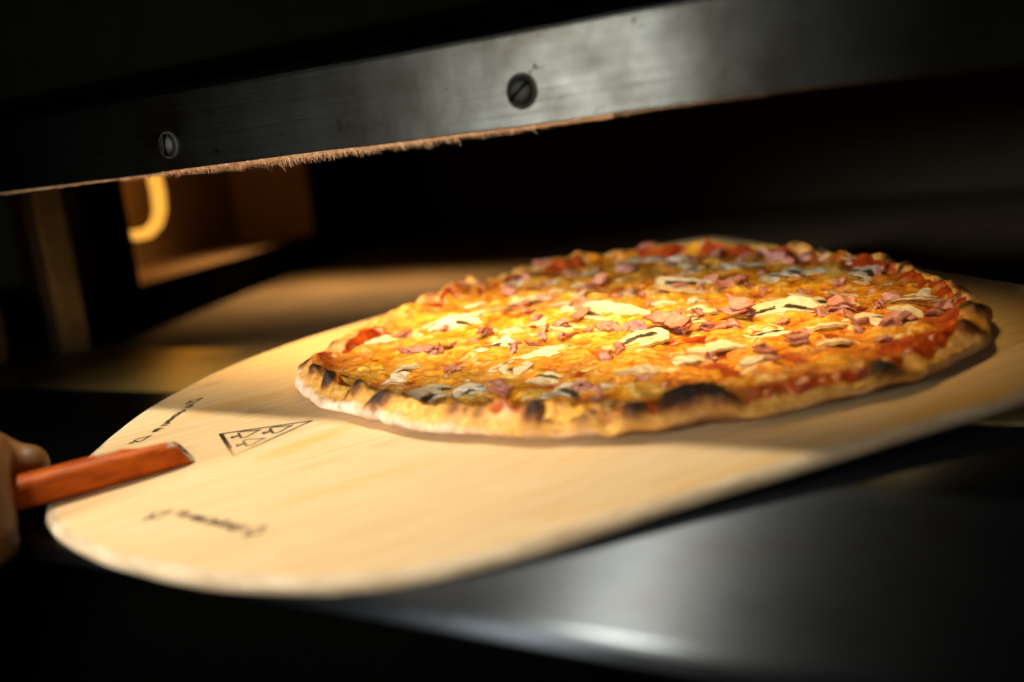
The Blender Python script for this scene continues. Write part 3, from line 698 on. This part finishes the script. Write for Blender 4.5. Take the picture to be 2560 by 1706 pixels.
def mushroom(x0, y0, L, ang, typ):
    seg, nr = 36, 8
    ph = np.linspace(0, 2 * math.pi, seg, endpoint=False)
    if typ == 'g':
        a = np.radians([p for p, _ in PROF_G] + [360]); r = np.array([q for _, q in PROF_G] + [.5]); ro = np.interp(ph, a, r); L = min(max(L, .018) * 1.08, .034)
        if random.random() < .35: ro = np.where(np.sin(ph) < 0, np.minimum(ro, .20 + .25 * np.abs(np.cos(ph))), ro)
    elif typ in 's': ro = 1 / np.sqrt((np.cos(ph) / .5) ** 2 + (np.sin(ph) / random.uniform(.17, .26)) ** 2)
    elif typ == 'u': ro = 1 / np.sqrt((np.cos(ph) / .5) ** 2 + (np.sin(ph) / (.24 + .07 * np.cos(ph))) ** 2)
    elif typ == 'c': ro = 1 / np.sqrt((np.cos(ph) / .5) ** 2 + (np.sin(ph) / .34) ** 2); L *= 1.05
    else: ro = 1 / np.sqrt((np.cos(ph) / .5) ** 2 + (np.sin(ph) / .36) ** 2)
    ro = ro * (1 + .05 * rng.normal() * np.sin(2 * ph + rng.uniform(0, 6)) + .035 * np.sin(5 * ph + rng.uniform(0, 6)) + .02 * rng.normal(size=seg))
    kx, ky, kxy = (q * min(1, (.022 / L) ** 2) for q in (rng.normal(0, 6) - 3, rng.normal(0, 9), rng.normal(0, 7)))
    if typ == 'c': kx, ky = 7, 6
    if typ == 'u': kx, ky = 30, 22
    tks = random.uniform(.0012, .0019)
    V, G, S = [], [], []; GW = random.uniform(.06, .105)
    yb = random.uniform(-.25, .25)
    for side in (0, 1):
        for i in range(nr + 1):
            t = (i / nr) ** .8
            for j in range(seg):
                u = math.cos(ph[j]) * ro[j] * t; w_ = math.sin(ph[j]) * ro[j] * t
                X, Y = u * L, (w_ + yb * u * u) * L
                zz = kx * X * X + ky * Y * Y + kxy * X * Y
                tt = tks * (.5 if t < .98 else .28) * (1 if side == 0 else -1)
                V.append((X, Y, zz + tt + .00025 * math.sin(X * 900 + Y * 700)))
                g = 0
                if typ == 'g':
                    arc = .075 - .9 * u * u
                    g = math.exp(-((w_ - arc) / GW) ** 2) * (1 if .07 < abs(u) < .44 else .25)
                elif typ == 'c': g = .85 * math.exp(-((w_ + .10) / .075) ** 2) * (abs(u) < .36)
                G.append(g); S.append(max(0, (t - .86) / .14) * (1 if math.sin(ph[j]) > -.15 or typ != 'g' else .3))
    n = (nr + 1) * seg; fa = []
    gf = grid_faces(nr + 1, seg, True)
    fa += gf + [tuple(q + n for q in reversed(t_)) for t_ in gf]
    for j in range(seg):
        a, b = nr * seg + j, nr * seg + (j + 1) % seg
        fa.append((a, a + n, b + n, b))
    o = mk('mushroom_slice', V, fa, MUSHM, pizza, True, {'gill': G, 'skin': S})
    z, gx, gy = surf(x0, y0)
    M_ = Matrix.Rotation(ang + (math.pi if random.random() < .3 and typ != 'u' else 0), 4, 'Z')
    up = Vector((-gx * .7, -gy * .7, 1)).normalized()
    T = up.to_track_quat('Z', 'Y').to_matrix().to_4x4()
    tilt = Matrix.Rotation(rng.normal(0, .10), 4, 'X') @ Matrix.Rotation(rng.normal(0, .08), 4, 'Y')
    lift = random.uniform(-.0007, .0005)
    if typ == 'u':
        tilt = Matrix.Rotation(math.radians(-44), 4, 'Y') @ Matrix.Rotation(.5, 4, 'X'); lift = .0042
    if typ == 'g':  # lift the edge that faces the lens a little so that the cut face shows
        tilt = Matrix.Rotation(rng.normal(.06, .10), 4, 'X') @ Matrix.Rotation(rng.normal(0, .10), 4, 'Y'); lift = random.uniform(-.0003, .0008)
    o.matrix_local = Matrix.Translation((x0, y0, z + lift)) @ (T if typ == 'u' else Matrix.Identity(4)) @ M_ @ tilt
    if typ != 'u': drape(o, lift, random.uniform(.0, .35))
    return o
def ham(x0, y0, L, typ):
    layers = 3 if typ == 2 else (2 if random.random() < .35 else 1)
    V, E, fa = [], [], []
    nu, nv = 15, 11
    cur = random.choice((-1, 1)) * random.uniform(.2, .8); fold = random.uniform(.0, .0010); fq = random.uniform(2, 6)
    for l_ in range(layers):
        w_, h_ = L * random.uniform(.85, 1.15), L * random.uniform(.32, .62)
        ox, oy, oz = (rng.normal(0, L * .10), rng.normal(0, L * .10), .0017 * l_)
        sk = rng.normal(0, .5); tp = rng.uniform(.35, 1.0); cl = cur * random.uniform(.8, 1.2)
        b0 = len(V)
        for side in (0, 1):
            for i in range(nu):
                for j in range(nv):
                    u, q = i / (nu - 1) - .5, j / (nv - 1) - .5
                    X = u * w_ * (1 - (1 - tp) * (q + .5)) + sk * q * h_; Y = q * h_
                    Y += .0004 * math.sin(u * 9 + l_ + cur * 5) + .00025 * math.sin(u * 31 + cur * 7); X += .0003 * math.sin(q * 11 + cur * 9)
                    zz = cl * (X * X) / max(L, .008) * .9 + fold * math.sin(fq * u * 2 + q * 2 + l_) + .5 * cl * q * q * h_ * (.6 if l_ else 1)
                    ed = max(abs(u), abs(q)) * 2
                    tk = .00065 if ed < .99 else .00045
                    V.append((X + ox, Y + oy, zz + oz + (tk if side == 0 else -tk))); E.append(max(0, (ed - .72) / .28) * .8)
        n = nu * nv; gf = grid_faces(nu, nv, False)
        fa += [tuple(b0 + k for k in t_) for t_ in gf] + [tuple(b0 + n + k for k in reversed(t_)) for t_ in gf]
        rim = [i * nv for i in range(nu)] + [(nu - 1) * nv + j for j in range(1, nv)] + [i * nv + nv - 1 for i in range(nu - 2, -1, -1)] + [j for j in range(nv - 2, 0, -1)]
        for k in range(len(rim)):
            a, b = rim[k], rim[(k + 1) % len(rim)]; fa.append((b0 + a, b0 + b, b0 + n + b, b0 + n + a))
    o = mk('ham_piece', V, fa, HAMM, pizza, True, {'edge': E})
    o.modifiers.new('es', 'EDGE_SPLIT').split_angle = math.radians(55)
    z, gx, gy = surf(x0, y0)
    face = -1.0 + rng.normal(0, .8)
    if typ == 1: R_ = Matrix.Rotation(face, 4, 'Z') @ Matrix.Rotation(random.uniform(.6, 1.25), 4, 'X'); lift = L * .16
    elif typ == 2: R_ = Matrix.Rotation(-.9 + rng.normal(0, .25), 4, 'Z') @ Matrix.Rotation(random.uniform(.35, .6), 4, 'X'); lift = .0028
    else: R_ = Matrix.Rotation(rng.uniform(0, 6.28), 4, 'Z') @ Matrix.Rotation(rng.normal(.18, .24), 4, 'X') @ Matrix.Rotation(rng.normal(0, .16), 4, 'Y'); lift = .0010
    o.matrix_local = Matrix.Translation((x0, y0, z + lift)) @ R_
    if typ == 0: drape(o, lift, .2)
    return o
_r = random.Random(21)
def free_spot(used, gap):
    while True:
        a_ = _r.uniform(0, 6.283); q_ = math.sqrt(_r.random()) * .135; p_ = (q_ * math.cos(a_), q_ * math.sin(a_))
        if all((p_[0] - u_[0]) ** 2 + (p_[1] - u_[1]) ** 2 > gap * gap for u_ in used): return p_
for k_ in range(22):
    p_ = free_spot(MUSH, .012); MUSH.append((p_[0], p_[1], _r.uniform(.011, .022), _r.uniform(-1.6, .4), _r.choice('ssogc')))
for k_ in range(34):
    p_ = free_spot(HAM, .009); HAM.append((p_[0], p_[1], _r.uniform(.006, .012), _r.choice((0, 0, 0, 1))))
MUSH = [(.126, -.030, .030, m_[3], m_[4]) if abs(m_[0] - .1394) < 1e-4 else m_ for m_ in MUSH]
MUSH = [(m_[0], m_[1], m_[2], m_[3], 'c' if m_[4] == 'u' else m_[4]) for m_ in MUSH]
for m_ in MUSH: mushroom(m_[0], m_[1], m_[2] * 1.15, m_[3], m_[4])
for h_ in HAM: ham(h_[0], h_[1], h_[2] * .82, h_[3])

# ================================================================== the hand on the handle
hv, hf = [], []
def add_tube(path, radii):
    v, f = tube(path, radii, 14); n = len(hv); hv.extend([tuple(p) for p in v]); hf.extend([tuple(i + n for i in q) for q in f])
def ball(c, r):
    n = len(hv); rows = 9; sg = 14
    for i in range(rows):
        a = math.pi * (i + .5) / rows
        for j in range(sg):
            b = 2 * math.pi * j / sg; hv.append((c[0] + r[0] * math.sin(a) * math.cos(b), c[1] + r[1] * math.sin(a) * math.sin(b), c[2] + r[2] * math.cos(a)))
    hf.extend([tuple(k + n for k in q) for q in grid_faces(rows, sg, True)])
    hf.append(tuple(n + j for j in range(sg))[::-1]); hf.append(tuple(n + (rows - 1) * sg + j for j in range(sg)))
for k in range(4):
    xk = -.2985 - .0185 * k; cy_ = -.0195 - .0015 * k; cz = .0085 + .0005 * k
    rf = (.0090, .0094, .0090, .0078)[k]
    path = []; rad = []
    for a in np.linspace(35, 330, 16):
        ra = .0158 + (.0035 if 95 < a < 150 else 0) + (.002 if 180 < a < 215 else 0)
        path.append((xk + .002 * math.sin(math.radians(a)) , cy_ + ra * math.cos(math.radians(a)) * 1.02, cz + ra * math.sin(math.radians(a)) * 1.12)); rad.append(rf * (1.08 if 95 < a < 125 else 1.0) * (1 - .0006 * (a - 35)))
    add_tube(path, rad); ball(path[-1], (rad[-1],) * 3)
# palm on the far side and below the knuckles
ball((-.326, .004, .010), (.044, .0135, .028)); ball((-.345, .006, .000), (.040, .016, .026))
for k in range(4): add_tube([(-.2985 - .0185 * k, -.008, .024), (-.306 - .018 * k, .004, .016), (-.335 - .010 * k, .010, -.004)], [.0095, .011, .012])
# thumb along the handle
add_tube([(-.352, .012, .004), (-.330, .0105, .010), (-.312, .0065, .0150), (-.296, .0010, .0150), (-.2860, -.0025, .0135)], [.0150, .0128, .0108, .0100, .0082]); ball((-.2855, -.0027, .0135), (.0082, .0082, .0078))
# wrist and forearm
add_tube([(-.345, .008, .002), (-.385, .014, -.008), (-.42, .020, -.016), (-.50, .034, -.034), (-.60, .050, -.055)], [.026, .026, .025, .032, .038])
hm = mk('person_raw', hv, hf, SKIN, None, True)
rm = hm.modifiers.new('rm', 'REMESH'); rm.mode = 'VOXEL'; rm.voxel_size = .0016; rm.use_smooth_shade = True
sm_ = hm.modifiers.new('sm', 'SMOOTH'); sm_.factor = .5; sm_.iterations = 5
dg = bpy.context.evaluated_depsgraph_get(); ev = hm.evaluated_get(dg)
me = bpy.data.meshes.new_from_object(ev)
bpy.data.objects.remove(hm)
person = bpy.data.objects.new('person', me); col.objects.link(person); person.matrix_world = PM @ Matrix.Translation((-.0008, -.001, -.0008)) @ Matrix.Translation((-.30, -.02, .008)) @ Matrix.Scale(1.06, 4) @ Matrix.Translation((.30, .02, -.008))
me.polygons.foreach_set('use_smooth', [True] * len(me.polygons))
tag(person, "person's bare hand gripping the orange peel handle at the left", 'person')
